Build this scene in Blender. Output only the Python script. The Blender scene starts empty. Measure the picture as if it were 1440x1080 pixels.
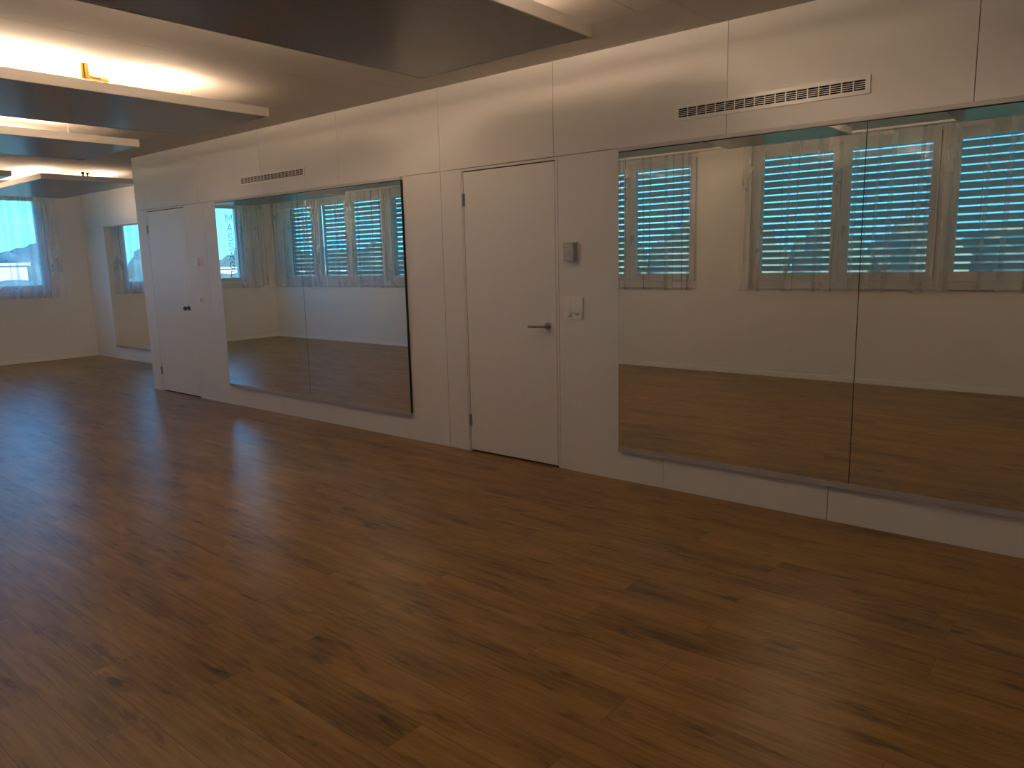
import bpy, bmesh, math, random
from mathutils import Matrix, Vector
random.seed(7)
C = bpy.context.scene.collection
SC = bpy.context.scene
PI = math.pi

# ------------------------------------------------------------------ dimensions
H = 2.766            # ceiling
HJ = 2.159           # horizontal panel joint
XL = -13.862         # left (far) wall
XR = 2.9             # right wall
YB = -4.803          # window wall (inner face)
XC = -9.306          # outside corner of the panelled wall
YA = 1.148           # alcove wall
MP = 0.025           # mirror stands this far off the wall

# ------------------------------------------------------------------ materials
def new_mat(name):
    m = bpy.data.materials.new(name); m.use_nodes = True
    nt = m.node_tree; nt.nodes.clear()
    out = nt.nodes.new('ShaderNodeOutputMaterial')
    return m, nt, out

def N(nt, kind, **kw):
    n = nt.nodes.new(kind)
    for k, v in kw.items():
        if hasattr(n, k): setattr(n, k, v)
        else: n.inputs[k.replace('_', ' ')].default_value = v
    return n

def simple(name, col, rough=0.5, metal=0.0, spec=0.5, bump=0.0, bscale=200, var=0.03, vscale=1.5):
    m, nt, out = new_mat(name)
    p = N(nt, 'ShaderNodeBsdfPrincipled')
    p.inputs['Roughness'].default_value = rough
    p.inputs['Metallic'].default_value = metal
    p.inputs['Specular IOR Level'].default_value = spec
    tc = N(nt, 'ShaderNodeTexCoord')
    no = N(nt, 'ShaderNodeTexNoise'); no.inputs['Scale'].default_value = vscale; no.inputs['Detail'].default_value = 4
    nt.links.new(tc.outputs['Object'], no.inputs['Vector'])
    rp = N(nt, 'ShaderNodeMixRGB')
    rp.inputs[1].default_value = (*[c*(1-var) for c in col], 1)
    rp.inputs[2].default_value = (*[min(1, c*(1+var)) for c in col], 1)
    nt.links.new(no.outputs['Fac'], rp.inputs[0])
    nt.links.new(rp.outputs[0], p.inputs['Base Color'])
    if bump:
        n2 = N(nt, 'ShaderNodeTexNoise'); n2.inputs['Scale'].default_value = bscale; n2.inputs['Detail'].default_value = 3
        nt.links.new(tc.outputs['Object'], n2.inputs['Vector'])
        b = N(nt, 'ShaderNodeBump'); b.inputs['Strength'].default_value = bump; b.inputs['Distance'].default_value = 0.002
        nt.links.new(n2.outputs['Fac'], b.inputs['Height']); nt.links.new(b.outputs[0], p.inputs['Normal'])
    nt.links.new(p.outputs[0], out.inputs[0])
    return m

def emission(name, col, strength):
    m, nt, out = new_mat(name)
    e = N(nt, 'ShaderNodeEmission'); e.inputs[0].default_value = (*col, 1); e.inputs[1].default_value = strength
    nt.links.new(e.outputs[0], out.inputs[0]); return m

def math_node(nt, op, a, b=None):
    n = nt.nodes.new('ShaderNodeMath'); n.operation = op
    for i, v in enumerate((a, b)):
        if v is None: continue
        if isinstance(v, (int, float)): n.inputs[i].default_value = v
        else: nt.links.new(v, n.inputs[i])
    return n.outputs[0]

def floor_material():
    m, nt, out = new_mat('dark oak vinyl planks')
    L = nt.links.new
    tc = N(nt, 'ShaderNodeTexCoord')
    br = N(nt, 'ShaderNodeTexBrick')
    br.offset = 0.37; br.offset_frequency = 2; br.squash = 1.0
    br.inputs['Color1'].default_value = (0, 0, 0, 1); br.inputs['Color2'].default_value = (1, 1, 1, 1)
    br.inputs['Mortar'].default_value = (0.3, 0.3, 0.3, 1)
    br.inputs['Scale'].default_value = 1.0
    br.inputs['Mortar Size'].default_value = 0.0012
    br.inputs['Mortar Smooth'].default_value = 0.3
    br.inputs['Brick Width'].default_value = 1.22
    br.inputs['Row Height'].default_value = 0.18
    L(tc.outputs['Object'], br.inputs['Vector'])
    idv = br.outputs['Color']
    # shift the grain from plank to plank
    sep = N(nt, 'ShaderNodeSeparateXYZ'); L(tc.outputs['Object'], sep.inputs[0])
    rnd = N(nt, 'ShaderNodeSeparateColor'); L(idv, rnd.inputs[0])
    ox = math_node(nt, 'ADD', sep.outputs[0], math_node(nt, 'MULTIPLY', rnd.outputs[0], 17.3))
    oz = math_node(nt, 'MULTIPLY', rnd.outputs[0], 9.1)
    comb = N(nt, 'ShaderNodeCombineXYZ'); L(ox, comb.inputs[0]); L(sep.outputs[1], comb.inputs[1]); L(oz, comb.inputs[2])
    def noise(sx, sy, scale, detail, rough=0.55, dist=0.0):
        mp = N(nt, 'ShaderNodeMapping'); mp.inputs['Scale'].default_value = (sx, sy, 1)
        L(comb.outputs[0], mp.inputs['Vector'])
        n = N(nt, 'ShaderNodeTexNoise'); n.inputs['Scale'].default_value = scale; n.inputs['Detail'].default_value = detail
        n.inputs['Roughness'].default_value = rough; n.inputs['Distortion'].default_value = dist
        L(mp.outputs[0], n.inputs['Vector']); return n.outputs['Fac']
    broad = noise(1.0, 5.0, 1.6, 3)
    grain = noise(1.0, 18.0, 3.0, 6, 0.65, 0.6)
    fine = noise(1.0, 40.0, 9.0, 4, 0.7)
    knots = noise(1.0, 4.4, 3.0, 4, 0.62, 0.3)
    mixg = math_node(nt, 'ADD', math_node(nt, 'MULTIPLY', grain, 0.5), math_node(nt, 'ADD', math_node(nt, 'MULTIPLY', broad, 0.45), math_node(nt, 'MULTIPLY', fine, 0.15)))
    mixg = math_node(nt, 'ADD', mixg, math_node(nt, 'MULTIPLY', math_node(nt, 'SUBTRACT', rnd.outputs[0], 0.5), 0.07))
    ramp = N(nt, 'ShaderNodeValToRGB')
    cr = ramp.color_ramp
    cr.elements[0].position = 0.36; cr.elements[0].color = (*FLOOR_DARK, 1)
    cr.elements[1].position = 0.74; cr.elements[1].color = (*FLOOR_LIGHT, 1)
    e = cr.elements.new(0.54); e.color = (*FLOOR_MID, 1)
    L(mixg, ramp.inputs[0])
    kr = N(nt, 'ShaderNodeValToRGB')
    kr.color_ramp.elements[0].position = 0.575; kr.color_ramp.elements[0].color = (1, 1, 1, 1)
    kr.color_ramp.elements[1].position = 0.72; kr.color_ramp.elements[1].color = (0.30, 0.29, 0.30, 1)
    L(knots, kr.inputs[0])
    mul = N(nt, 'ShaderNodeMixRGB'); mul.blend_type = 'MULTIPLY'; mul.inputs[0].default_value = 1
    L(ramp.outputs[0], mul.inputs[1]); L(kr.outputs[0], mul.inputs[2])
    # joints
    j = N(nt, 'ShaderNodeMixRGB'); j.inputs[2].default_value = (0.02, 0.012, 0.007, 1)
    L(math_node(nt, 'MULTIPLY', br.outputs['Fac'], 0.55), j.inputs[0]); L(mul.outputs[0], j.inputs[1])
    p = N(nt, 'ShaderNodeBsdfPrincipled')
    L(j.outputs[0], p.inputs['Base Color'])
    rr = math_node(nt, 'ADD', math_node(nt, 'MULTIPLY', fine, 0.16), FLOOR_ROUGH - 0.08)
    L(rr, p.inputs['Roughness'])
    p.inputs['Specular IOR Level'].default_value = 0.32
    b = N(nt, 'ShaderNodeBump'); b.inputs['Strength'].default_value = 0.22; b.inputs['Distance'].default_value = 0.0015
    hgt = math_node(nt, 'SUBTRACT', math_node(nt, 'ADD', fine, math_node(nt, 'MULTIPLY', grain, 0.6)), math_node(nt, 'MULTIPLY', br.outputs['Fac'], 1.2))
    L(hgt, b.inputs['Height']); L(b.outputs[0], p.inputs['Normal'])
    L(p.outputs[0], out.inputs[0])
    return m

def perforated_material():
    m, nt, out = new_mat('perforated grey metal')
    L = nt.links.new
    tc = N(nt, 'ShaderNodeTexCoord'); sep = N(nt, 'ShaderNodeSeparateXYZ'); L(tc.outputs['Object'], sep.inputs[0])
    P = 0.0075
    fx = math_node(nt, 'SUBTRACT', math_node(nt, 'FRACT', math_node(nt, 'DIVIDE', math_node(nt, 'ADD', sep.outputs[0], 50.0), P)), 0.5)
    fy = math_node(nt, 'SUBTRACT', math_node(nt, 'FRACT', math_node(nt, 'DIVIDE', math_node(nt, 'ADD', sep.outputs[1], 50.0), P)), 0.5)
    r = math_node(nt, 'SQRT', math_node(nt, 'ADD', math_node(nt, 'MULTIPLY', fx, fx), math_node(nt, 'MULTIPLY', fy, fy)))
    hole = math_node(nt, 'LESS_THAN', r, 0.27)
    mx = N(nt, 'ShaderNodeMixRGB'); mx.inputs[1].default_value = (0.33, 0.32, 0.31, 1); mx.inputs[2].default_value = (0.06, 0.06, 0.06, 1)
    L(hole, mx.inputs[0])
    p = N(nt, 'ShaderNodeBsdfPrincipled'); L(mx.outputs[0], p.inputs['Base Color'])
    p.inputs['Roughness'].default_value = 0.22; p.inputs['Specular IOR Level'].default_value = 0.6
    L(p.outputs[0], out.inputs[0]); return m

def glass_material():
    m, nt, out = new_mat('window glass')
    t = N(nt, 'ShaderNodeBsdfTransparent'); t.inputs[0].default_value = (0.93, 0.97, 0.97, 1)
    g = N(nt, 'ShaderNodeBsdfGlossy'); g.inputs['Roughness'].default_value = 0.02
    mx = N(nt, 'ShaderNodeMixShader'); mx.inputs[0].default_value = 0.025
    nt.links.new(t.outputs[0], mx.inputs[1]); nt.links.new(g.outputs[0], mx.inputs[2]); nt.links.new(mx.outputs[0], out.inputs[0])
    return m

def sheer_material(open_=0.6):
    m, nt, out = new_mat('sheer voile')
    L = nt.links.new
    t = N(nt, 'ShaderNodeBsdfTransparent')
    d = N(nt, 'ShaderNodeBsdfDiffuse'); d.inputs[0].default_value = (0.90, 0.90, 0.90, 1)
    tr = N(nt, 'ShaderNodeBsdfTranslucent'); tr.inputs[0].default_value = (0.90, 0.90, 0.90, 1)
    a = N(nt, 'ShaderNodeMixShader'); a.inputs[0].default_value = 0.58
    L(d.outputs[0], a.inputs[1]); L(tr.outputs[0], a.inputs[2])
    tc = N(nt, 'ShaderNodeTexCoord'); no = N(nt, 'ShaderNodeTexNoise'); no.inputs['Scale'].default_value = 3.0
    L(tc.outputs['Object'], no.inputs['Vector'])
    f = math_node(nt, 'ADD', math_node(nt, 'MULTIPLY', no.outputs['Fac'], 0.08), 1 - open_ - 0.04)
    b = N(nt, 'ShaderNodeMixShader')
    L(f, b.inputs[0]); L(t.outputs[0], b.inputs[1]); L(a.outputs[0], b.inputs[2]); L(b.outputs[0], out.inputs[0])
    return m

def mirror_material():
    m, nt, out = new_mat('mirror glass')
    p = N(nt, 'ShaderNodeBsdfGlossy'); p.inputs['Roughness'].default_value = 0.0
    p.inputs[0].default_value = (0.92, 0.935, 0.88, 1)
    nt.links.new(p.outputs[0], out.inputs[0]); return m

FLOOR_DARK = (0.105, 0.050, 0.010)
FLOOR_MID = (0.305, 0.160, 0.036)
FLOOR_LIGHT = (0.46, 0.262, 0.072)
FLOOR_ROUGH = 0.30
SKY_STRENGTH = 4.8
LAMP = 160.0
M = {
    'floor': floor_material(),
    'panel_white': simple('white laminated wall panel', (0.86, 0.84, 0.815), 0.45, bump=0.03, bscale=400, var=0.015),
    'plaster': simple('white painted plaster', (0.87, 0.85, 0.82), 0.8, bump=0.25, bscale=350, var=0.02),
    'ceiling': simple('grey cement ceiling board', (0.60, 0.57, 0.54), 0.85, bump=0.15, bscale=120, var=0.07, vscale=2.2),
    'dark_gap': simple('dark joint', (0.02, 0.018, 0.016), 0.9),
    'joint': simple('dark panel joint', (0.05, 0.043, 0.038), 0.9),  # dark backing that shows through the panel gaps
    'alu': simple('brushed aluminium', (0.55, 0.55, 0.57), 0.35, metal=1.0),
    'steel': simple('satin stainless steel', (0.45, 0.43, 0.40), 0.28, metal=1.0),
    'dark_steel': simple('dark brushed steel', (0.12, 0.11, 0.10), 0.35, metal=1.0),
    'skirting': simple('bright white skirting', (0.93, 0.92, 0.90), 0.45),
    'dark_edge': simple('black mirror edge', (0.015, 0.015, 0.018), 0.3),
    'rail_grey': simple('dull grey aluminium rail', (0.50, 0.47, 0.47), 0.45),
    'rail_light': simple('pale grey rail', (0.66, 0.63, 0.61), 0.45),
    'mirror': mirror_material(),
    'door': simple('white door lacquer', (0.87, 0.85, 0.82), 0.4, bump=0.02, bscale=300, var=0.012),
    'plastic': simple('white switch plastic', (0.91, 0.90, 0.87), 0.3),
    'grey_plastic': simple('light grey thermostat plastic', (0.58, 0.56, 0.57), 0.4),
    'dark': simple('black hole', (0.006, 0.006, 0.006), 0.9, spec=0.1),
    'panel_edge': simple('white powder coated metal', (0.78, 0.75, 0.71), 0.45),
    'perforated': perforated_material(),
    'brass': simple('brass fitting', (0.30, 0.19, 0.05), 0.35, metal=0.8),
    'hose': simple('braided steel hose', (0.45, 0.38, 0.32), 0.35, metal=1.0, bump=0.6, bscale=90),
    'wire': simple('steel wire', (0.65, 0.62, 0.58), 0.3, metal=1.0),
    'glass': glass_material(),
    'frame': simple('white window frame', (0.72, 0.71, 0.70), 0.4),
    'sheer': sheer_material(0.74),
    'slat': simple('grey aluminium slat', (0.52, 0.43, 0.37), 0.5, metal=0.0),
    'letter': simple('dark blue vinyl letter', (0.03, 0.09, 0.22), 0.5),
    'grass': simple('green meadow', (0.16, 0.27, 0.09), 0.9, var=0.3, vscale=0.2),
    'leaf': simple('tree foliage', (0.10, 0.17, 0.17), 0.9, bump=0.5, bscale=4, var=0.3, vscale=1.2),  # blue in this green stands in for distance haze over the far trees
    'leaf_haze': simple('foliage paled by painted haze', (0.20, 0.28, 0.20), 0.9, bump=0.5, bscale=4, var=0.3, vscale=1.2),  # lighter copy of the foliage, haze put into the leaf colour
    'bark': simple('tree bark', (0.12, 0.09, 0.07), 0.9),
    'hall': simple('white of the glint halls', (0.62, 0.62, 0.62), 0.7),
    'facade': simple('outer facade render', (0.60, 0.60, 0.59), 0.9),
    'window_dark': simple('dark hall window', (0.08, 0.1, 0.13), 0.2),
}

def led(level):
    k = 'led %.2f' % level
    if k not in M: M[k] = emission('warm light tube at dimmer level %.2f' % level, (1.0, 0.75, 0.53), LAMP*level)
    return k

# ------------------------------------------------------------------ mesh helpers
class MB:
    def __init__(s): s.bm = bmesh.new()
    def box(s, x0, x1, y0, y1, z0, z1):
        v = [s.bm.verts.new((x, y, z)) for x in (x0, x1) for y in (y0, y1) for z in (z0, z1)]
        for f in ((0,1,3,2), (4,6,7,5), (0,4,5,1), (2,3,7,6), (0,2,6,4), (1,5,7,3)):
            s.bm.faces.new([v[i] for i in f])
        return v
    def quad(s, *p): s.bm.faces.new([s.bm.verts.new(q) for q in p])
    def tube(s, pts, r, n=10, cap=True):
        pts = [Vector(p) for p in pts]; rings = []
        up = None
        for i, p in enumerate(pts):
            t = (pts[min(i+1, len(pts)-1)] - pts[max(i-1, 0)]).normalized()
            if up is None:
                up = Vector((0,0,1)) if abs(t.z) < 0.9 else Vector((1,0,0))
            a = t.cross(up).normalized(); b = a.cross(t).normalized(); up = b
            rr = r[i] if isinstance(r, (list, tuple)) else r
            rings.append([s.bm.verts.new(p + rr*(a*math.cos(2*PI*k/n) + b*math.sin(2*PI*k/n))) for k in range(n)])
        for A, B in zip(rings, rings[1:]):
            for k in range(n): s.bm.faces.new((A[k], A[(k+1) % n], B[(k+1) % n], B[k]))
        if cap:
            s.bm.faces.new(rings[0][::-1]); s.bm.faces.new(rings[-1])
    def build(s, name, mat, parent=None, bevel=0.0, smooth=False, loc=None):
        bmesh.ops.recalc_face_normals(s.bm, faces=s.bm.faces)
        if bevel:
            bmesh.ops.bevel(s.bm, geom=list(s.bm.edges), offset=bevel, segments=2, affect='EDGES', profile=0.5)
        me = bpy.data.meshes.new(name)
        s.bm.to_mesh(me); s.bm.free()
        if smooth:
            for p in me.polygons: p.use_smooth = True
        if loc is not None:
            me.transform(Matrix.Translation(-Vector(loc)))
        o = bpy.data.objects.new(name, me); C.objects.link(o)
        me.materials.append(M[mat])
        if loc is not None: o.location = loc
        if parent is not None:
            o.parent = parent
        return o

def boxes(*bs):
    m = MB()
    for b in bs: m.box(*b)
    return m

def tag(o, label, cat, group=None, kind=None):
    o['label'] = label; o['category'] = cat
    if group: o['group'] = group
    if kind: o['kind'] = kind
    return o

def thing(name, loc, label, cat, group=None, kind=None, rz=0.0):
    o = bpy.data.objects.new(name, None); C.objects.link(o)
    o.location = loc; o.rotation_euler = (0, 0, rz); o.empty_display_size = 0.1
    return tag(o, label, cat, group, kind)

def part(mb, name, mat, root, **kw):
    """mesh given in world coordinates, stored relative to its root"""
    off = Vector(root.location)
    r = root
    while r.parent: r = r.parent; off = off + Vector(r.location)
    for v in mb.bm.verts: v.co -= off
    return mb.build(name, mat, root, **kw)

# ================================================================== SHELL
# ---- floor
tag(boxes((XL-0.3, XR+0.3, YB-0.35, YA+0.3, -0.25, 0.0)).build('floor', 'floor'),
    'dark brown oak-look plank floor running through the whole room', 'floor', kind='structure')

# ---- ceiling : boards with fine open joints under a slab
m = MB()
g = 0.0016
xs1 = [XL-0.3, -11.81, -9.40, -6.99, -4.58, -2.17, 0.24, 2.65, XR+0.3]
xs2 = [XL-0.3, -11.59, -9.18, -6.77, -4.36, -1.95, 0.46, XR+0.3]
for ya, yb, xs in ((YB-0.35, -2.93, xs1), (-2.93, -0.52, xs1), (-0.52, YA+0.3, xs2)):
    for a, b in zip(xs, xs[1:]): m.box(a+g, b-g, ya+g, yb-g, H, H+0.02)
m.box(XL-0.35, XR+0.35, YB-0.38, YA+0.35, H+0.02, H+0.5)
tag(m.build('ceiling', 'ceiling'), 'grey cement-board ceiling with thin joints', 'ceiling', kind='structure')

# ---- panelled wall on the right of the photo
PT = 0.018; gj = 0.0021
m = MB()
upx = [XC, -9.05, -7.83, -6.613, -5.407, -4.175, -3.099, -1.879, -0.665, 0.55, 1.77, XR]
for a, b in zip(upx, upx[1:]): m.box(a+(0 if a == XC else gj), b-gj, 0, PT, HJ+gj, H)
D1 = (-9.075, -8.150)     # far door with its flush frame
D2 = (-3.958, -3.070)     # near door with its flush frame
lowx = [(XC, D1[0]), (D1[1], -7.75), (-7.75, -6.55), (-6.55, -5.407), (-5.407, -4.175), (-4.175, D2[0]), (D2[1], -2.258), (-2.258, -1.232), (-1.232, -0.206), (-0.206, 0.82), (0.82, 1.84), (1.84, XR)]
for a, b in lowx: m.box(a+(0 if a == XC else gj), b-gj, 0, PT, 0, HJ-gj)
m.box(XC, XC+PT, PT, YA+0.02, 0, H)
w = tag(m.build('wall_front', 'panel_white'), 'long white panelled wall with thin joints that carries doors and mirrors', 'wall', kind='structure')
mb = MB(); mb.box(XC+PT, XR, PT+0.001, PT+0.012, 0.0, H)
o = mb.build('joint_backing', 'joint', w)
mb = MB(); mb.box(XC+PT, XR+0.3, 0.14, 0.34, 0, H)
o = mb.build('wall_core', 'plaster', w)

# ---- alcove wall, left wall, right wall
m = MB()
for a, b in ((XL, -13.0), (-13.0, -11.78), (-11.78, -10.56), (-10.56, XC+PT)):
    m.box(a+gj, b-gj, YA, YA+0.018, 0, HJ+0.005-gj); m.box(a+gj, b-gj, YA, YA+0.018, HJ+0.005+gj, H)
wa = tag(m.build('wall_alcove', 'panel_white'), 'set-back white panelled wall in the far corner', 'wall', kind='structure')
boxes((XL-0.35, XC+0.1, YA+0.02, YA+0.3, 0, H)).build('wall_core', 'joint', wa)
tag(boxes((XR, XR+0.3, YB, 0.3, 0, H)).build('wall_right', 'plaster'), 'plain white end wall on the right, outside the photo', 'wall', kind='structure')

ZS, ZT = 1.06, 2.745          # opening bottom / top
WT = 0.34                     # outer wall thickness
FY = (-4.17, 0.565)           # opening in the left wall
m = boxes((XL-WT, XL, YB-WT, FY[0], 0, H), (XL-WT, XL, FY[1], YA+0.02, 0, H),
          (XL-WT, XL, FY[0], FY[1], 0, ZS), (XL-WT, XL, FY[0], FY[1], ZT, H))
tag(m.build('wall_left', 'plaster'), 'white plaster far end wall with the wide bright window', 'wall', kind='structure')

BANDS = [(-13.48, -8.25), (-6.39, -4.36), (-3.68, 2.48)]
m = MB(); prev = XL
for a, b in BANDS:
    m.box(prev, a, YB-WT, YB, 0, H); m.box(a, b, YB-WT, YB, 0, ZS); m.box(a, b, YB-WT, YB, ZT, H); prev = b
m.box(prev, XR+0.3, YB-WT, YB, 0, H)
tag(m.build('wall_back', 'plaster'), 'white window wall seen in the mirrors, with blinds behind sheer curtains', 'wall', kind='structure')

# ---- baseboards
tag(boxes((XL+0.014, XR-0.014, YB, YB+0.014, 0, 0.06)).build('baseboard_back', 'skirting', bevel=0.003), 'white baseboard along the window wall', 'baseboard', kind='structure')
tag(boxes((XL, XL+0.014, YB, YA, 0, 0.06)).build('baseboard_left', 'skirting', bevel=0.003), 'white baseboard along the far end wall', 'baseboard', kind='structure')
tag(boxes((XR-0.014, XR, YB, 0, 0, 0.06)).build('baseboard_right', 'skirting', bevel=0.003), 'white baseboard along the right end wall', 'baseboard', kind='structure')

# ================================================================== WINDOWS
def window(n, axis, base, o0, o1, panes, label, handle_at=None):
    """axis 'x': window wall (outside is -y); axis 'y': left wall (outside is -x)"""
    def P(s, d, z):      # s along the wall, d depth outwards
        return (s, base-d, z) if axis == 'x' else (base-d, s, z)
    def bx(mb, s0, s1, d0, d1, z0, z1):
        a = P(s0, d0, z0); b = P(s1, d1, z1)
        mb.box(min(a[0], b[0]), max(a[0], b[0]), min(a[1], b[1]), max(a[1], b[1]), z0, z1)
    root = thing('window_%d' % n, P((o0+o1)/2, 0.08, ZS), label, 'window', kind='structure')
    gz0, gz1 = 1.245, 2.592
    f = MB()
    # outer frame
    bx(f, o0, o1, 0.055, 0.125, ZS, 1.15); bx(f, o0, o1, 0.055, 0.125, 2.69, ZT)
    bx(f, o0, o0+0.05, 0.055, 0.125, 1.15, 2.69); bx(f, o1-0.05, o1, 0.055, 0.125, 1.15, 2.69)
    part(f, 'window_frame', 'frame', root)
    for i, (a, b) in enumerate(panes):
        left = o0+0.052 if i == 0 else (panes[i-1][1]+a)/2+0.004
        right = o1-0.052 if i == len(panes)-1 else (b+panes[i+1][0])/2-0.004
        sa = MB()
        bx(sa, left, right, 0.04, 0.10, 1.153, gz0); bx(sa, left, right, 0.04, 0.10, gz1, 2.687)
        bx(sa, left, a, 0.04, 0.10, gz0, gz1); bx(sa, b, right, 0.04, 0.10, gz0, gz1)
        s_ = part(sa, 'sash', 'frame', root)
        gl = MB(); bx(gl, a-0.01, b+0.01, 0.068, 0.074, gz0-0.01, gz1+0.01)
        part(gl, 'pane', 'glass', s_)
        if i % 2 == 1 or len(panes) == 1:
            hx = (left+a)/2 if len(panes) > 1 else (b+right)/2
            h = MB(); bx(h, hx-0.014, hx+0.014, 0.033, 0.04, 1.70, 1.77); bx(h, hx-0.01, hx+0.01, 0.0, 0.033, 1.74, 1.76); bx(h, hx-0.01, hx+0.01, -0.008, 0.006, 1.63, 1.76)
            part(h, 'window_handle', 'alu', s_)
    si = MB(); bx(si, o0, o1, 0.0, 0.055, ZS-0.012, ZS+0.004)
    part(si, 'window_sill', 'frame', root)
    ou = MB(); bx(ou, o0, o1, 0.125, WT+0.04, ZS-0.02, ZS+0.005)
    part(ou, 'outer_sill', 'alu', root)
    return root

def blind(base, o0, o1, label, group='slatted blinds outside the windows'):
    root = thing('venetian_blind', ((o0+o1)/2, base-0.215, 2.7), label, 'blind', group)
    yc = base-0.215
    s = MB(); pitch = 0.0832; th = math.radians(52); w = 0.08
    z = 2.628
    while z > 1.12:
        # curved slat, outer edge low
        prof = []
        for k in range(5):
            u = (k/4-0.5)*w; c = 0.006*(1-(2*k/4-1)**2)
            prof.append((u*math.cos(th)+c*math.sin(th)*-1, u*math.sin(th)+c*math.cos(th)))
        lo = [s.bm.verts.new((o0+0.075, yc+p[0], z+p[1])) for p in prof]
        hi = [s.bm.verts.new((o1-0.075, yc+p[0], z+p[1])) for p in prof]
        lo2 = [s.bm.verts.new((o0+0.075, yc+p[0]+0.0012, z+p[1]-0.0012)) for p in prof]
        hi2 = [s.bm.verts.new((o1-0.075, yc+p[0]+0.0012, z+p[1]-0.0012)) for p in prof]
        for k in range(4):
            s.bm.faces.new((lo[k], lo[k+1], hi[k+1], hi[k])); s.bm.faces.new((lo2[k], hi2[k], hi2[k+1], lo2[k+1]))
        s.bm.faces.new((lo[0], hi[0], hi2[0], lo2[0])); s.bm.faces.new((lo[4], lo2[4], hi2[4], hi[4]))
        z -= pitch
    part(s, 'slats', 'slat', root)
    part(boxes((o0+0.01, o1-0.01, yc-0.05, yc+0.05, 2.672, 2.742)), 'head_box', 'slat', root)
    part(boxes((o0+0.075, o1-0.075, yc-0.035, yc+0.035, 1.078, 1.1)), 'bottom_rail', 'slat', root)
    for e in (o0+0.055, o1-0.055):
        part(boxes((e-0.018, e+0.018, yc-0.02, yc+0.02, 1.07, 2.672)), 'guide_rail', 'slat', root)
    n = 4
    for k in range(n):
        x = o0+0.32+(o1-o0-0.64)*k/(n-1)
        part(boxes((x-0.003, x+0.003, yc+0.036, yc+0.038, 1.1, 2.672)), 'ladder_cord', 'slat', root)

UN = [((-13.48, -12.395), [(-13.35, -12.525)], 'narrow single window nearest the far corner of the window wall', 'blind outside the narrow single window by the far corner'),
      ((-12.395, -10.33), [(-12.27, -11.47), (-11.26, -10.47)], 'two-sash window seen in the middle of the small mirror', 'blind outside the two-sash window shown whole in the small mirror'),
      ((-10.33, -8.25), [(-10.18, -9.38), (-9.18, -8.38)], 'two-sash window cut by the right edge of the small mirror', 'blind cut off by the right edge of the small mirror'),
      ((-6.39, -4.36), [(-6.26, -5.46), (-5.28, -4.487)], 'two-sash window at the left edge of the large mirror, before the bare pier', 'blind at the left edge of the large mirror'),
      ((-3.68, -1.63), [(-3.55, -2.745), (-2.56, -1.757)], 'two-sash window right of the bare pier in the large mirror', 'blind right of the bare pier in the large mirror'),
      ((-1.63, 0.42), [(-1.50, -0.70), (-0.51, 0.29)], 'two-sash window at the right edge of the large mirror', 'blind at the right edge of the large mirror'),
      ((0.42, 2.48), [(0.56, 1.36), (1.55, 2.35)], 'two-sash window beside the camera, outside the photo', 'blind outside the last window by the right end wall')]
n = 1
for (o0, o1), panes, lw, lb in UN:
    window(n, 'x', YB, o0, o1, panes, lw); blind(YB, o0, o1, lb); n += 1
pw = (4.47-0.64)/4
y0 = -4.04
fp = [(y0, y0+pw), (y0+pw+0.19, y0+2*pw+0.19), (y0+2*pw+0.45, y0+3*pw+0.45), (y0+3*pw+0.64, 0.43)]
mid = (fp[1][1]+fp[2][0])/2
window(n, 'y', XL, FY[0], mid, fp[:2], 'bright unshaded far window with lettering on its glass, seen in the small mirror'); n += 1
window(n, 'y', XL, mid, FY[1], fp[2:], 'bright unshaded far window at the left edge of the photo'); n += 1

# lettering on the far window: reads from outside (so it reads right in the mirror)
STROKES = {
    'M': [[(0, 0), (0, 1), (.5, .35), (1, 1), (1, 0)]],
    'A': [[(0, 0), (.5, 1), (1, 0)], [(.2, .36), (.8, .36)]],
    'S': [[(.95, .85), (.8, .96), (.5, 1), (.2, .95), (.06, .78), (.15, .6), (.5, .5), (.85, .4), (.95, .22), (.8, .05), (.5, 0), (.18, .04), (.03, .17)]],
    'G': [[(.93, .82), (.75, .96), (.5, 1), (.22, .93), (.05, .7), (.02, .45), (.1, .2), (.3, .03), (.55, 0), (.8, .05), (.95, .16), (.95, .45), (.55, .45)]],
    'E': [[(.9, 1), (.08, 1), (.08, 0), (.9, 0)], [(.08, .52), (.75, .52)]],
}
lt = thing('window_lettering', (XL-0.07, -3.92, 1.3), 'column of dark blue letters reading MASSAGE on the far window glass', 'lettering')
zt = 2.475
for ch in 'MASSAGE':
    lw_, lh_ = (0.125, 0.135) if ch == 'M' else (0.10, 0.135)
    mb = MB()
    for st in STROKES[ch]:
        for (a, b), (c, d) in zip(st, st[1:]):
            # seen from outside (looking +x) left is +y
            p = Vector((-3.92+lw_/2-a*lw_, zt-lh_+b*lh_)); q = Vector((-3.92+lw_/2-c*lw_, zt-lh_+d*lh_))
            t = (q-p).normalized(); nn = Vector((-t.y, t.x))*0.0065; p2 = p-t*0.003; q2 = q+t*0.003
            vs = []
            for xx in (XL-0.0675, XL-0.0655):
                vs.append([mb.bm.verts.new((xx, *w_)) for w_ in (p2+nn, q2+nn, q2-nn, p2-nn)])
            A, B = vs
            mb.bm.faces.new(A); mb.bm.faces.new(B[::-1])
            for k in range(4): mb.bm.faces.new((A[k], B[k], B[(k+1) % 4], A[(k+1) % 4]))
    part(mb, 'letter', 'letter', lt)
    zt -= 0.183

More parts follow.
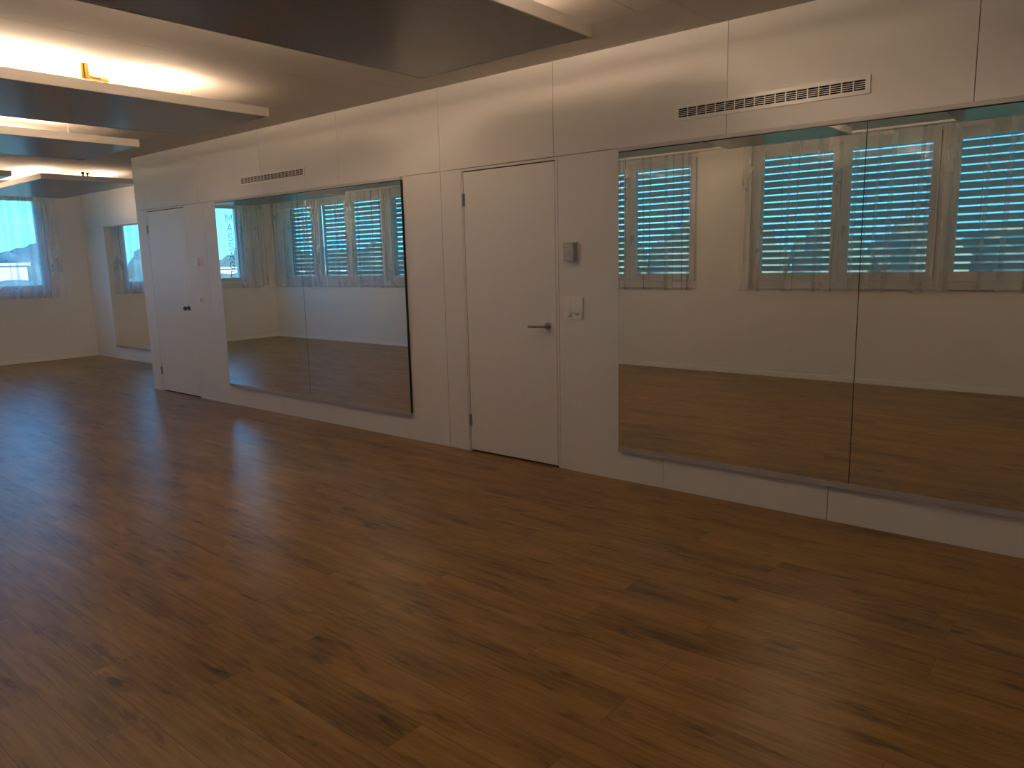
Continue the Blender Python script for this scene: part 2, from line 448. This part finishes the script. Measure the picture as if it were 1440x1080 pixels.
# ================================================================== CURTAINS
def curtain(axis, base, s0, s1, label, folds, amp=0.035, dense0=0.0, dense1=0.0, seed=1, lean0=0.0, lean1=0.0):
    """sheer cloth from ceiling rail to sill with flat pleats; dense0/dense1 = share of the pleats bunched at each end"""
    rnd = random.Random(seed)
    zb, zt_ = 1.035, H-0.028
    wts = []
    for k in range(folds+1):
        f = k/folds; w_ = rnd.uniform(0.5, 1.6)
        if f < dense0 or f > 1-dense1: w_ *= 0.3
        wts.append(w_)
    tot = sum(wts); acc = 0; pl = []
    W = s1-s0
    for k in range(folds):
        acc += wts[k]/tot
        room = min(wts[k], wts[k+1])/tot*W
        pl.append((acc*W, min(rnd.uniform(0.016, 0.055), room*0.62), rnd.uniform(-0.02, 0.02), rnd.choice((-1, 1)), rnd.uniform(-.3, .5)))
    R_ = 10; mb = MB(); rows = []
    for r in range(R_+1):
        v = r/R_; z = zt_+(zb-zt_)*v
        row = [(0.0, 0.0)]
        for i, (p, w_, dr, sg, gr) in enumerate(pl):
            room = w_/0.62*0.25
            c = p+max(-room, min(room, dr*v)); h = w_/2*(1+gr*(v-0.4)*0.5)
            n_ = 0.010+0.010*v
            pv = pl[i-1][0] if i else 0.0
            row.append(((pv+p)/2, sg*amp*0.45*(0.6+0.5*v)))
            for q, d in ((h*0.6, 0.9), (h*0.93, 1.0), (h, 0.75), (h*0.85, 0.5), (0, 0.0), (-h*0.85, -0.5), (-h, -0.75), (-h*0.93, -1.0), (-h*0.6, -0.9)):
                row.append((c+q, sg*n_*d))
            row.append((c+h*1.08, -sg*n_*0.8))
        row.append((W, 0.004))
        rows.append([mb.bm.verts.new(((s0+x+v*(lean0*(1-x/W)+lean1*x/W), base+0.075+d, z) if axis == 'x' else (base+0.075+d, s0+x+v*(lean0*(1-x/W)+lean1*x/W), z))) for x, d in row])
    for A, B in zip(rows, rows[1:]):
        for i in range(len(A)-1): mb.bm.faces.new((A[i], A[i+1], B[i+1], B[i]))
    c = ((s0+s1)/2, base+0.075, zb) if axis == 'x' else (base+0.075, (s0+s1)/2, zb)
    o = mb.build('sheer_curtain', 'sheer', smooth=True, loc=c)
    return tag(o, label, 'curtain', 'sheer white curtains at the windows')

cur = [('x', YB, -13.70, -12.45, 'bunched sheer curtain by the far corner, left of the seam in the small mirror', 11, .034, .55, .1, 3, 0, 0),
       ('x', YB, -12.42, -11.40, 'sheer curtain over the left sash of the two-sash window in the small mirror', 6, .034, .1, .2, 4, 0, 0),
       ('x', YB, -11.37, -10.34, 'sheer curtain over the right sash of the two-sash window in the small mirror', 6, .034, .1, .1, 5, 0, 0),
       ('x', YB, -10.30, -8.15, 'sheer curtain cut by the right edge of the small mirror', 9, .034, .2, .2, 6, 0, 0),
       ('x', YB, -6.50, -5.44, 'sheer curtain over the sash beyond the left edge of the large mirror', 7, .034, .2, .1, 7, 0, 0),
       ('x', YB, -5.41, -4.41, 'sheer curtain ending at the left side of the bare pier in the large mirror', 7, .034, .1, .25, 8, 0, -.01),
       ('x', YB, -3.75, -2.76, 'sheer curtain just right of the bare pier in the large mirror', 6, .034, .25, .1, 9, -.03, -.04),
       ('x', YB, -2.72, -1.66, 'sheer curtain across the joint between the two panes of the large mirror', 6, .034, .1, .3, 10, -.04, -.03),
       ('x', YB, -1.62, -0.60, 'sheer curtain at the right edge of the photo in the large mirror', 6, .034, .3, .1, 11, -.03, 0),
       ('x', YB, -0.57, 0.46, 'sheer curtain behind the camera, just outside the photo', 6, .034, .1, .1, 12, 0, 0),
       ('x', YB, 0.49, 2.56, 'sheer curtain by the right end wall, outside the photo', 11, .034, .1, .3, 13, 0, 0),
       ('y', XL, -4.62, -4.00, 'bunched blue-lit sheer curtain beside the lettering, seen in the small mirror', 10, .040, .0, .0, 14, 0, 0),
       ('y', XL, -3.25, -1.62, 'sheer curtain over the middle of the far window, outside the photo', 9, .036, .1, .1, 15, 0, 0),
       ('y', XL, -1.58, 0.70, 'sheer curtain over the bright far window at the left edge of the photo', 17, .034, .0, .42, 16, 0, .03)]
for ax, base, a, b, lab, n_, am_, d0, d1, sd, l0, l1 in cur:
    curtain(ax, base, a, b, lab, n_, am_, d0, d1, sd, l0, l1)
tag(boxes((XL+0.16, XR-0.05, YB+0.055, YB+0.095, H-0.022, H)).build('curtain_rail', 'panel_edge'), 'long white ceiling curtain rail along the window wall', 'curtain rail')
tag(boxes((XL+0.055, XL+0.095, YB+0.10, 0.80, H-0.022, H)).build('curtain_rail', 'panel_edge'), 'white ceiling curtain rail above the far window', 'curtain rail')

# ================================================================== DOORS
def door(n, d0, d1, label, lever):
    z1 = HJ-0.003
    root = thing('door_%d' % n, ((d0+d1)/2, 0.0, 0.0), label, 'door', kind='structure')
    l0, l1 = d0+0.020, d1-0.026; zt_ = 2.131
    part(boxes((d0+0.002, l0-0.006, 0.0, 0.06, 0, z1), (l1+0.006, d1-0.002, 0.0, 0.06, 0, z1), (l0-0.006, l1+0.006, 0.0, 0.06, zt_+0.009, z1)), 'door_frame', 'door', root)
    part(boxes((l0-0.006, l1+0.006, 0.052, 0.062, 0, zt_+0.009)), 'door_rebate', 'dark_gap', root)
    leaf = part(boxes((l0, l1, 0.002, 0.045, 0.014, zt_)), 'door_leaf', 'door', root, bevel=0.0012)
    for zc in (1.93, 0.252):
        h = MB()
        for k in range(3):
            a = zc-0.046+k*0.031
            h.tube([(l0-0.006, -0.006, a), (l0-0.006, -0.006, a+0.029)], 0.0085, 12)
        h.box(l0-0.006, l0+0.012, -0.001, 0.004, zc-0.046, zc+0.046)
        part(h, 'hinge', 'steel', root)
    hx = l1-0.072
    if lever:
        hn = MB()
        hn.tube([(hx, 0.002, 1.015), (hx, -0.008, 1.015)], 0.026, 24)
        hn.tube([(hx, -0.006, 1.015), (hx, -0.040, 1.015), (hx-0.004, -0.049, 1.015), (hx-0.014, -0.053, 1.015), (hx-0.135, -0.053, 1.013)], [0.0095]*5, 14)
        part(hn, 'door_handle', 'steel', root, smooth=False)
    else:
        hn = MB()
        hn.tube([(hx, 0.002, 1.023), (hx, -0.008, 1.023)], 0.025, 24)
        hn.tube([(hx, -0.006, 1.023), (hx, -0.03, 1.023), (hx, -0.045, 1.023), (hx, -0.058, 1.023)], [0.011, 0.011, 0.024, 0.022], 20)
        part(hn, 'door_knob', 'dark_steel', root)
    return root
door(1, D1[0], D1[1], 'white flush door with a round knob near the far corner', False)
door(2, D2[0], D2[1], 'white flush door with a steel lever handle between the mirrors', True)

# ================================================================== MIRRORS
def mirror(xs, y, z0, z1, label, rail_top=True):
    root = thing('wall_mirror', ((xs[0]+xs[-1])/2, y-MP, z0), label, 'mirror', 'wall mirrors')
    for a, b in zip(xs, xs[1:]):
        mm = MB(); ym = y-MP
        mm.quad((a+0.0022, ym, z0), (b-0.0022, ym, z0), (b-0.0022, ym, z1), (a+0.0022, ym, z1))
        g_ = part(mm, 'mirror_pane', 'mirror', root)
        part(boxes((a+0.0008, b-0.0008, ym+0.0008, y-0.0005, z0, z1+0.006 if rail_top else z1)), 'pane_edge', 'dark_edge', g_)
    r = boxes((xs[0], xs[-1], y-MP-0.006, y-0.0005, z0-0.024, z0-0.001), (xs[0], xs[-1], y-MP-0.006, y-MP-0.003, z0-0.001, z0+0.006))
    part(r, 'bottom_rail', 'rail_grey', root)
    if rail_top:
        r = boxes((xs[0], xs[-1], y-MP-0.004, y-0.0005, z1+0.0065, HJ-0.002))
        part(r, 'top_rail', 'rail_light', root)
    return root
mirror([-2.577, -1.1186, 0.34], 0.0, 0.231, 2.128, 'large two-pane wall mirror at the right edge of the photo')
mirror([-7.458, -6.002, -4.600], 0.0, 0.231, 2.128, 'two-pane wall mirror between the two doors')
mirror([-13.022, -11.57, -10.12], YA, 0.218, 2.136, 'mirror on the set-back wall in the far corner')

# ================================================================== VENTS
def vent(x0, x1, label):
    z0, z1 = 2.268, 2.358
    root = thing('air_vent', ((x0+x1)/2, 0, z0), label, 'vent', 'long slotted wall vents')
    ix0, ix1, iz0, iz1 = x0+0.024, x1-0.024, z0+0.02, z1-0.02
    part(boxes((x0, x1, -0.007, -0.0004, z0, iz0), (x0, x1, -0.007, -0.0004, iz1, z1), (x0, ix0, -0.007, -0.0004, iz0, iz1), (ix1, x1, -0.007, -0.0004, iz0, iz1)), 'vent_frame', 'plastic', root)
    part(boxes((ix0, ix1, -0.0009, -0.0003, iz0, iz1)), 'vent_backing', 'dark', root)
    b = MB()
    for k in range(1, 18):
        x = ix0+(ix1-ix0)*k/18; b.box(x-0.0028, x+0.0028, -0.0042, -0.001, iz0, iz1)
    for k in range(1, 5):
        z = iz0+(iz1-iz0)*k/5; b.box(ix0, ix1, -0.0036, -0.001, z-0.0016, z+0.0016)
    part(b, 'grille', 'plastic', root)
vent(-2.200, -1.120, 'long slotted air vent above the large mirror')
vent(-6.985, -5.890, 'long slotted air vent above the mirror between the doors')

# ================================================================== SWITCHES
def switch_plate(x0, x1, z0, z1, label, full=True):
    root = thing('switch_plate', ((x0+x1)/2, 0, z0), label, 'light switch')
    part(boxes((x0, x1, -0.009, -0.0003, z0, z1)), 'plate', 'plastic', root, bevel=0.002)
    cx, cz = (x0+x1)/2, (z0+z1)/2; w_ = (x1-x0)/2-0.016
    if full:
        part(boxes((cx-w_, cx-0.012, -0.0125, -0.009, cz+0.006, z1-0.016)), 'rocker_switch', 'plastic', root, bevel=0.001)
        part(boxes((cx+0.004, cx+w_, -0.0105, -0.009, cz+0.004, z1-0.014)), 'blank_cover', 'plastic', root, bevel=0.0008)
        kx, kz = cx-w_/2-0.004, cz-0.034
        k = MB(); k.tube([(kx, -0.009, kz), (kx, -0.011, kz), (kx, -0.026, kz), (kx, -0.028, kz)], [0.028, 0.0265, 0.022, 0.019], 28)
        part(k, 'dimmer_knob', 'plastic', root)
        part(boxes((cx+0.006, cx+w_, -0.014, -0.009, cz-0.030, cz-0.004)), 'socket_cover', 'plastic', root, bevel=0.001)
        s = MB(); sx, sz = cx+0.006+(w_-0.006)/2, cz-0.040
        s.tube([(sx-0.0105, -0.0088, sz+0.002), (sx-0.0105, -0.0096, sz+0.002)], 0.0042, 12)
        s.tube([(sx+0.0105, -0.0088, sz+0.002), (sx+0.0105, -0.0096, sz+0.002)], 0.0042, 12)
        s.tube([(sx, -0.0088, sz-0.004), (sx, -0.0096, sz-0.004)], 0.0042, 12)
        part(s, 'socket_holes', 'dark', root)
    else:
        part(boxes((cx-w_, cx+w_, -0.0125, -0.009, cz+0.004, z1-0.014)), 'rocker_switch', 'plastic', root, bevel=0.001)
        s = MB()
        for dx, dz in ((-0.018, -0.020), (0.018, -0.020), (-0.018, -0.045), (0.018, -0.045), (0, -0.034)):
            s.tube([(cx+dx, -0.0088, cz+dz), (cx+dx, -0.0098, cz+dz)], 0.0065, 12)
        part(s, 'socket_holes', 'dark', root)
switch_plate(-3.022, -2.868, 1.072, 1.224, 'square switch plate with dimmer knob and socket beside the lever-handled door')
switch_plate(-7.995, -7.893, 1.080, 1.226, 'small switch and socket plate beside the far knob door', full=False)
th = thing('thermostat', (-2.955, 0, 1.47), 'grey box thermostat on the wall above the dimmer switch', 'thermostat')
part(boxes((-2.996, -2.914, -0.012, -0.0003, 1.470, 1.592)), 'base_plate', 'grey_plastic', th, bevel=0.0015)
part(boxes((-3.003, -2.921, -0.038, -0.012, 1.466, 1.588)), 'cover', 'grey_plastic', th, bevel=0.003)
dots = MB()
for r_ in range(2):
    for k in range(4):
        x = -2.990+k*0.014; z = 1.565-r_*0.022
        dots.box(x, x+0.006, -0.0392, -0.0378, z, z+0.004)
part(dots, 'indicator_marks', 'plastic', th)
part(boxes((-3.006, -2.992, -0.041, -0.036, 1.478, 1.488)), 'adjusting_slider', 'plastic', th, bevel=0.001)
sen = thing('room_sensor', (-7.953, 0, 1.50), 'small white sensor box above the switch beside the far knob door', 'sensor')
part(boxes((-7.990, -7.918, -0.010, -0.0003, 1.498, 1.582)), 'base_plate', 'plastic', sen, bevel=0.0015)
part(boxes((-7.990, -7.918, -0.030, -0.010, 1.494, 1.578)), 'cover', 'plastic', sen, bevel=0.002)
so = thing('wall_socket', (-13.508, YA, 0.36), 'white socket low on the set-back wall left of its mirror', 'socket')
part(boxes((-13.548, -13.462, YA-0.009, YA-0.0003, 0.355, 0.441)), 'plate', 'plastic', so, bevel=0.002)
s = MB()
for dx, dz in ((-0.01, 0.0), (0.01, 0.0), (0, -0.008)):
    s.tube([(-13.505+dx, YA-0.0088, 0.40+dz), (-13.505+dx, YA-0.0098, 0.40+dz)], 0.005, 12)
part(s, 'socket_holes', 'dark', so)

# ================================================================== CEILING PANELS
ZP0, ZP1 = 2.575, 2.638
def ceiling_panel(x0, x1, y0, y1, label, along, fit=None, level=1.0):
    cx, cy = (x0+x1)/2, (y0+y1)/2
    root = thing('ceiling_panel', (cx, cy, ZP0), label, 'ceiling panel', 'hanging metal ceiling panels')
    t = 0.012
    fr = boxes((x0, x1, y0, y0+t, ZP0, ZP1), (x0, x1, y1-t, y1, ZP0, ZP1), (x0, x0+t, y0+t, y1-t, ZP0, ZP1), (x1-t, x1, y0+t, y1-t, ZP0, ZP1))
    part(fr, 'edge_frame', 'panel_edge', root)
    part(boxes((x0+t, x1-t, y0+t, y1-t, ZP0+0.001, ZP0+0.004)), 'perforated_underside', 'perforated', root)
    part(boxes((x0+t, x1-t, y0+t, y1-t, ZP1-0.012, ZP1-0.004)), 'top_cover', 'panel_edge', root)
    # wires
    for sx in (0, 1):
        for sy in (0, 1):
            ax, ay = (0.28, 0.56) if along == 'y' else (0.56, 0.28)
            if along == 'y': px, py = (x1-0.08 if sx else x0+0.08), (y1-ay if sy else y0+ay)
            else: px, py = (x1-0.5 if sx else x0+0.5), (y1-0.08 if sy else y0+0.08)
            w_ = MB(); w_.tube([(px, py, ZP1-0.006), (px, py, H)], 0.0022, 8)
            w_.tube([(px, py, H-0.008), (px, py, H)], 0.008, 10); w_.tube([(px, py, ZP1-0.004), (px, py, ZP1+0.012)], 0.006, 10)
            part(w_, 'suspension_wire', 'wire', root)
    # uplights lying on the panel
    for s_ in (0, 1):
        if along == 'y':
            lx = x1-0.21 if s_ else x0+0.21; b = (lx-0.05, lx+0.05, y0+0.58, y1-0.58)
        else:
            ly = y1-0.21 if s_ else y0+0.21; b = (x0+0.58, x1-0.58, ly-0.05, ly+0.05)
        hs = part(boxes((b[0], b[1], b[2], b[3], ZP1-0.004, ZP1+0.012)), 'uplight', 'panel_edge', root)
        e = MB(); e.quad((b[0]+.003, b[2]+.003, ZP1+0.0135), (b[1]-.003, b[2]+.003, ZP1+0.0135), (b[1]-.003, b[3]-.003, ZP1+0.0135), (b[0]+.003, b[3]-.003, ZP1+0.0135))
        part(e, 'light_tube', led(level), hs)
    if fit == 'elbow':
        fx, fy = x1-0.11, y1-1.20
        f = MB()
        f.tube([(fx-0.03, fy, H), (fx-0.03, fy, H-0.05), (fx-0.03, fy, ZP1+0.03)], [0.016, 0.016, 0.014], 12)
        f.tube([(fx-0.03, fy-0.028, H), (fx-0.03, fy-0.028, ZP1+0.03)], 0.012, 12)
        f.tube([(fx-0.03, fy, ZP1+0.075), (fx-0.03, fy, ZP1+0.055), (fx-0.025, fy+0.03, ZP1+0.046), (fx-0.02, fy+0.10, ZP1+0.042)], [0.017, 0.018, 0.017, 0.013], 12)
        f.tube([(fx-0.021, fy+0.07, ZP1+0.044), (fx-0.02, fy+0.12, ZP1+0.042)], 0.018, 6)
        part(f, 'brass_elbow', 'brass', root)
        h = MB(); h.tube([(fx-0.02, fy+0.12, ZP1+0.042), (fx-0.03, fy+0.2, ZP1+0.03), (fx-0.06, fy+0.3, ZP1+0.01)], 0.009, 10)
        part(h, 'hose', 'hose', root)
    if fit == 'hose':
        fx, fy = x1-0.25, y1-0.72
        pts = []
        for k in range(13):
            u = k/12
            pts.append((fx-0.15+0.12*u, fy-0.55+0.55*u, H-0.02-(H-ZP1-0.035)*(u**1.4)))
        h = MB(); h.tube(pts, 0.011, 10)
        for k in range(1, 40):
            u = k/40; i = min(11, int(u*12)); f_ = u*12-i
            p = Vector(pts[i]).lerp(Vector(pts[i+1]), f_); d = (Vector(pts[i+1])-Vector(pts[i])).normalized()*0.003
            h.tube([p-d, p+d], 0.0135, 8)
        part(h, 'hose', 'hose', root)
    if fit == 'valves':
        for dy in (0.0, 0.055):
            fx, fy = x1-0.06, y0+0.50+dy
            f = MB(); f.tube([(fx, fy, ZP1-0.004), (fx, fy, ZP1+0.02), (fx, fy, ZP1+0.035), (fx, fy, ZP1+0.05)], [0.012, 0.012, 0.02, 0.02], 12)
            part(f, 'valve', 'brass', root)
    return root
ceiling_panel(-1.33, -0.10, -3.62, -0.86, 'hanging ceiling panel seen only in the large mirror, at its upper right corner', 'y', level=0.06)
ceiling_panel(-3.45, -2.215, -3.62, -0.86, 'nearest hanging ceiling panel, cut by the top edge of the photo', 'y', level=0.98)
ceiling_panel(-6.32, -5.085, -3.62, -0.86, 'hanging ceiling panel with the brass elbow fitting on top', 'y', 'elbow', level=0.55)
ceiling_panel(-8.34, -7.110, -3.62, -0.90, 'hanging ceiling panel with the flexible hose on top, third from the front', 'y', 'hose', level=0.25)
ceiling_panel(-12.95, -10.25, -0.66, 0.54, 'farthest hanging ceiling panel, reaching into the set-back corner', 'x', 'valves', level=0.25)
ceiling_panel(-12.92, -10.20, -2.18, -0.98, 'ceiling panel tip at the left edge of the photo, beside the farthest panel', 'x', level=0.25)
ceiling_panel(-12.90, -10.10, -3.80, -2.60, 'hanging ceiling panel in the small mirror above its left pane', 'x', level=0.25)

# ================================================================== OUTSIDE
tag(boxes((-260, 160, -240, 160, -3.9, -3.6)).build('ground_outside', 'grass'), 'green meadow outside, below the windows', 'ground', kind='structure')
tag(boxes((XL-WT, XR+0.3, YB-WT, 6.0, -3.6, -0.25)).build('wall_plinth', 'facade'), 'storey below the room, outside the photo', 'wall', kind='structure')

def tree_mesh(seed, h):
    rnd = random.Random(seed)
    mb = MB()
    bmesh.ops.create_icosphere(mb.bm, subdivisions=3, radius=1.0)
    ph = [rnd.uniform(0, 6) for _ in range(6)]
    for v in mb.bm.verts:
        c = v.co.copy()
        k = 1+0.16*math.sin(4*c.x+ph[0])*math.sin(5*c.y+ph[1])+0.13*math.sin(7*c.z+ph[2]+3*c.x)+0.07*math.sin(13*c.y+ph[3]+9*c.z)
        v.co = Vector((c.x*h*0.34*k, c.y*h*0.34*k, h*0.5+c.z*h*0.47*k))
    return mb
protos = []
for k in range(3):
    h = 6.9+0.25*k
    cm = tree_mesh(k, h).build('crown', 'leaf', smooth=True)
    tm = MB(); tm.tube([(0, 0, 0), (0.05, 0, h*0.25), (0, 0.05, h*0.5)], [0.22, 0.17, 0.1], 10)
    tk = tm.build('trunk', 'bark')
    protos.append((cm, tk))
used = set()
def tree(x, y, k, label, group, pale=False):
    r = thing('deciduous_tree', (x, y, -3.6), label, 'tree', group, rz=random.uniform(0, 6))
    for o in protos[k]:
        if k not in used: c = o
        else: c = o.copy(); C.objects.link(c)
        c.parent = r
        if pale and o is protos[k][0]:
            c.material_slots[0].link = 'OBJECT'; c.material_slots[0].material = M['leaf_haze']
    used.add(k)
for i in range(34):
    tree(-80-(i % 2)*7.5, -70+i*3.25, i % 3, 'blurred tree in the row beyond the bright far window', 'trees beyond the far window')
for i in range(28):
    tree(-70+i*3.25, -56-(i % 2)*7.5, i % 3, 'green tree paled by painted haze, in the row behind the slatted blinds', 'trees behind the blinds', True)
ha = thing('glint_hall', (-66, 8, -3.6), 'low white building added as the bright horizon glint in the far window', 'building')  # added block standing in for a white glint at the horizon
part(boxes((-70, -64, 4.0, 16.2, -3.6, 1.85)), 'hall_wall', 'hall', ha)
part(boxes((-70.2, -63.8, 3.8, 16.4, 1.85, 2.05)), 'hall_roof', 'facade', ha)
for k in range(4):
    part(boxes((-64.0, -63.95, 5.5+k*2.7, 6.9+k*2.7, -1.6, -0.4)), 'hall_window', 'window_dark', ha)
ha = thing('glint_hall', (-66, -40, -3.6), 'long pale building added as the bright horizon line behind the lettering in the small mirror', 'building')  # second added block, leaves a thin bright line above the hedge
part(boxes((-70, -64, -48.0, -26.0, -3.6, 1.2)), 'hall_wall', 'hall', ha)
part(boxes((-70.2, -63.8, -48.2, -25.8, 1.2, 1.35)), 'hall_roof', 'facade', ha)
hm = MB()
bmesh.ops.create_grid(hm.bm, x_segments=120, y_segments=10, size=1.0)
rr = random.Random(5)
for v in hm.bm.verts:
    u, w_ = v.co.x, v.co.y; a = (w_+1)/2*PI
    v.co = Vector((-50-1.1*math.cos(a)+rr.uniform(-.12, .12), -8+40*u, -3.6+4.5*math.sin(a)**0.6+rr.uniform(-.18, .18)))
tag(hm.build('hedge', 'leaf', loc=(-50, -10, -3.6)), 'dark hedge below the horizon in the bright far window', 'hedge')

# ================================================================== LIGHT
w = bpy.data.worlds.new('World'); SC.world = w; w.use_nodes = True
nt = w.node_tree; nt.nodes.clear()
out = nt.nodes.new('ShaderNodeOutputWorld'); bg = nt.nodes.new('ShaderNodeBackground')
tc = nt.nodes.new('ShaderNodeTexCoord'); sp = nt.nodes.new('ShaderNodeSeparateXYZ'); nt.links.new(tc.outputs['Generated'], sp.inputs[0])
cl = nt.nodes.new('ShaderNodeTexNoise'); cl.inputs['Scale'].default_value = 4.0; cl.inputs['Detail'].default_value = 5
mp = nt.nodes.new('ShaderNodeMapping'); mp.inputs['Scale'].default_value = (1, 1, 4); nt.links.new(tc.outputs['Generated'], mp.inputs[0]); nt.links.new(mp.outputs[0], cl.inputs['Vector'])
rp = nt.nodes.new('ShaderNodeValToRGB'); nt.links.new(sp.outputs[2], rp.inputs[0])
rp.color_ramp.elements[0].position = 0.0; rp.color_ramp.elements[0].color = (0.075, 0.34, 0.62, 1)
rp.color_ramp.elements[1].position = 0.8; rp.color_ramp.elements[1].color = (0.04, 0.20, 0.60, 1)
e = rp.color_ramp.elements.new(0.22); e.color = (0.05, 0.31, 0.70, 1)
mx = nt.nodes.new('ShaderNodeMixRGB'); mx.inputs[2].default_value = (0.15, 0.40, 0.62, 1)
cf = nt.nodes.new('ShaderNodeMapRange'); cf.inputs[1].default_value = 0.5; cf.inputs[2].default_value = 0.75; cf.inputs[4].default_value = 0.6
nt.links.new(cl.outputs['Fac'], cf.inputs[0]); nt.links.new(cf.outputs[0], mx.inputs[0]); nt.links.new(rp.outputs[0], mx.inputs[1])
nt.links.new(mx.outputs[0], bg.inputs[0])
az = nt.nodes.new('ShaderNodeMapRange'); az.inputs[1].default_value = -1.0; az.inputs[2].default_value = 0.0   # sky strength set higher beyond the far window than behind the blinds
az.inputs[3].default_value = SKY_STRENGTH*1.2; az.inputs[4].default_value = SKY_STRENGTH*0.5
nt.links.new(sp.outputs[0], az.inputs[0]); nt.links.new(az.outputs[0], bg.inputs[1])
nt.links.new(bg.outputs[0], out.inputs[0])

sl = bpy.data.lights.new('sun', 'SUN'); sl.energy = 7.0; sl.angle = math.radians(0.6); sl.color = (0.95, 0.95, 1.0)
so_ = bpy.data.objects.new('sun', sl); C.objects.link(so_)
d = Vector((-0.75, -0.55, -0.42)); so_.rotation_euler = d.to_track_quat('-Z', 'Y').to_euler(); so_.location = (30, 30, 40)

# ================================================================== CAMERA
f_, a, b, c = 1051.945, 0.69624, 0.165932, -0.024018
fwd = Vector((-math.sin(a)*math.cos(b), math.cos(a)*math.cos(b), -math.sin(b)))
right = Vector((math.cos(a), math.sin(a), 0)); up = right.cross(fwd)
r_ = right*math.cos(c)+up*math.sin(c); u_ = -right*math.sin(c)+up*math.cos(c)
cam = bpy.data.cameras.new('camera'); cam.sensor_fit = 'HORIZONTAL'; cam.sensor_width = 36.0; cam.lens = f_/1440*36.0
cam.clip_start = 0.02; cam.clip_end = 600
co = bpy.data.objects.new('camera', cam); C.objects.link(co)
mt = Matrix((r_, u_, -fwd)).transposed().to_4x4(); mt.translation = Vector((0, -4.2, 1.4903))
co.matrix_world = mt
SC.camera = co

SC.view_settings.view_transform = 'Standard'; SC.view_settings.look = 'None'
SC.view_settings.exposure = 0.38; SC.view_settings.gamma = 1.0; SC.view_settings.use_curve_mapping = False
cy = SC.cycles
cy.use_denoising = True
cy.use_guiding = True; cy.use_surface_guiding = True; cy.guiding_training_samples = 128
cy.max_bounces = 10; cy.diffuse_bounces = 8; cy.glossy_bounces = 6; cy.transmission_bounces = 8; cy.transparent_max_bounces = 24
cy.caustics_reflective = True; cy.sample_clamp_indirect = 10.0
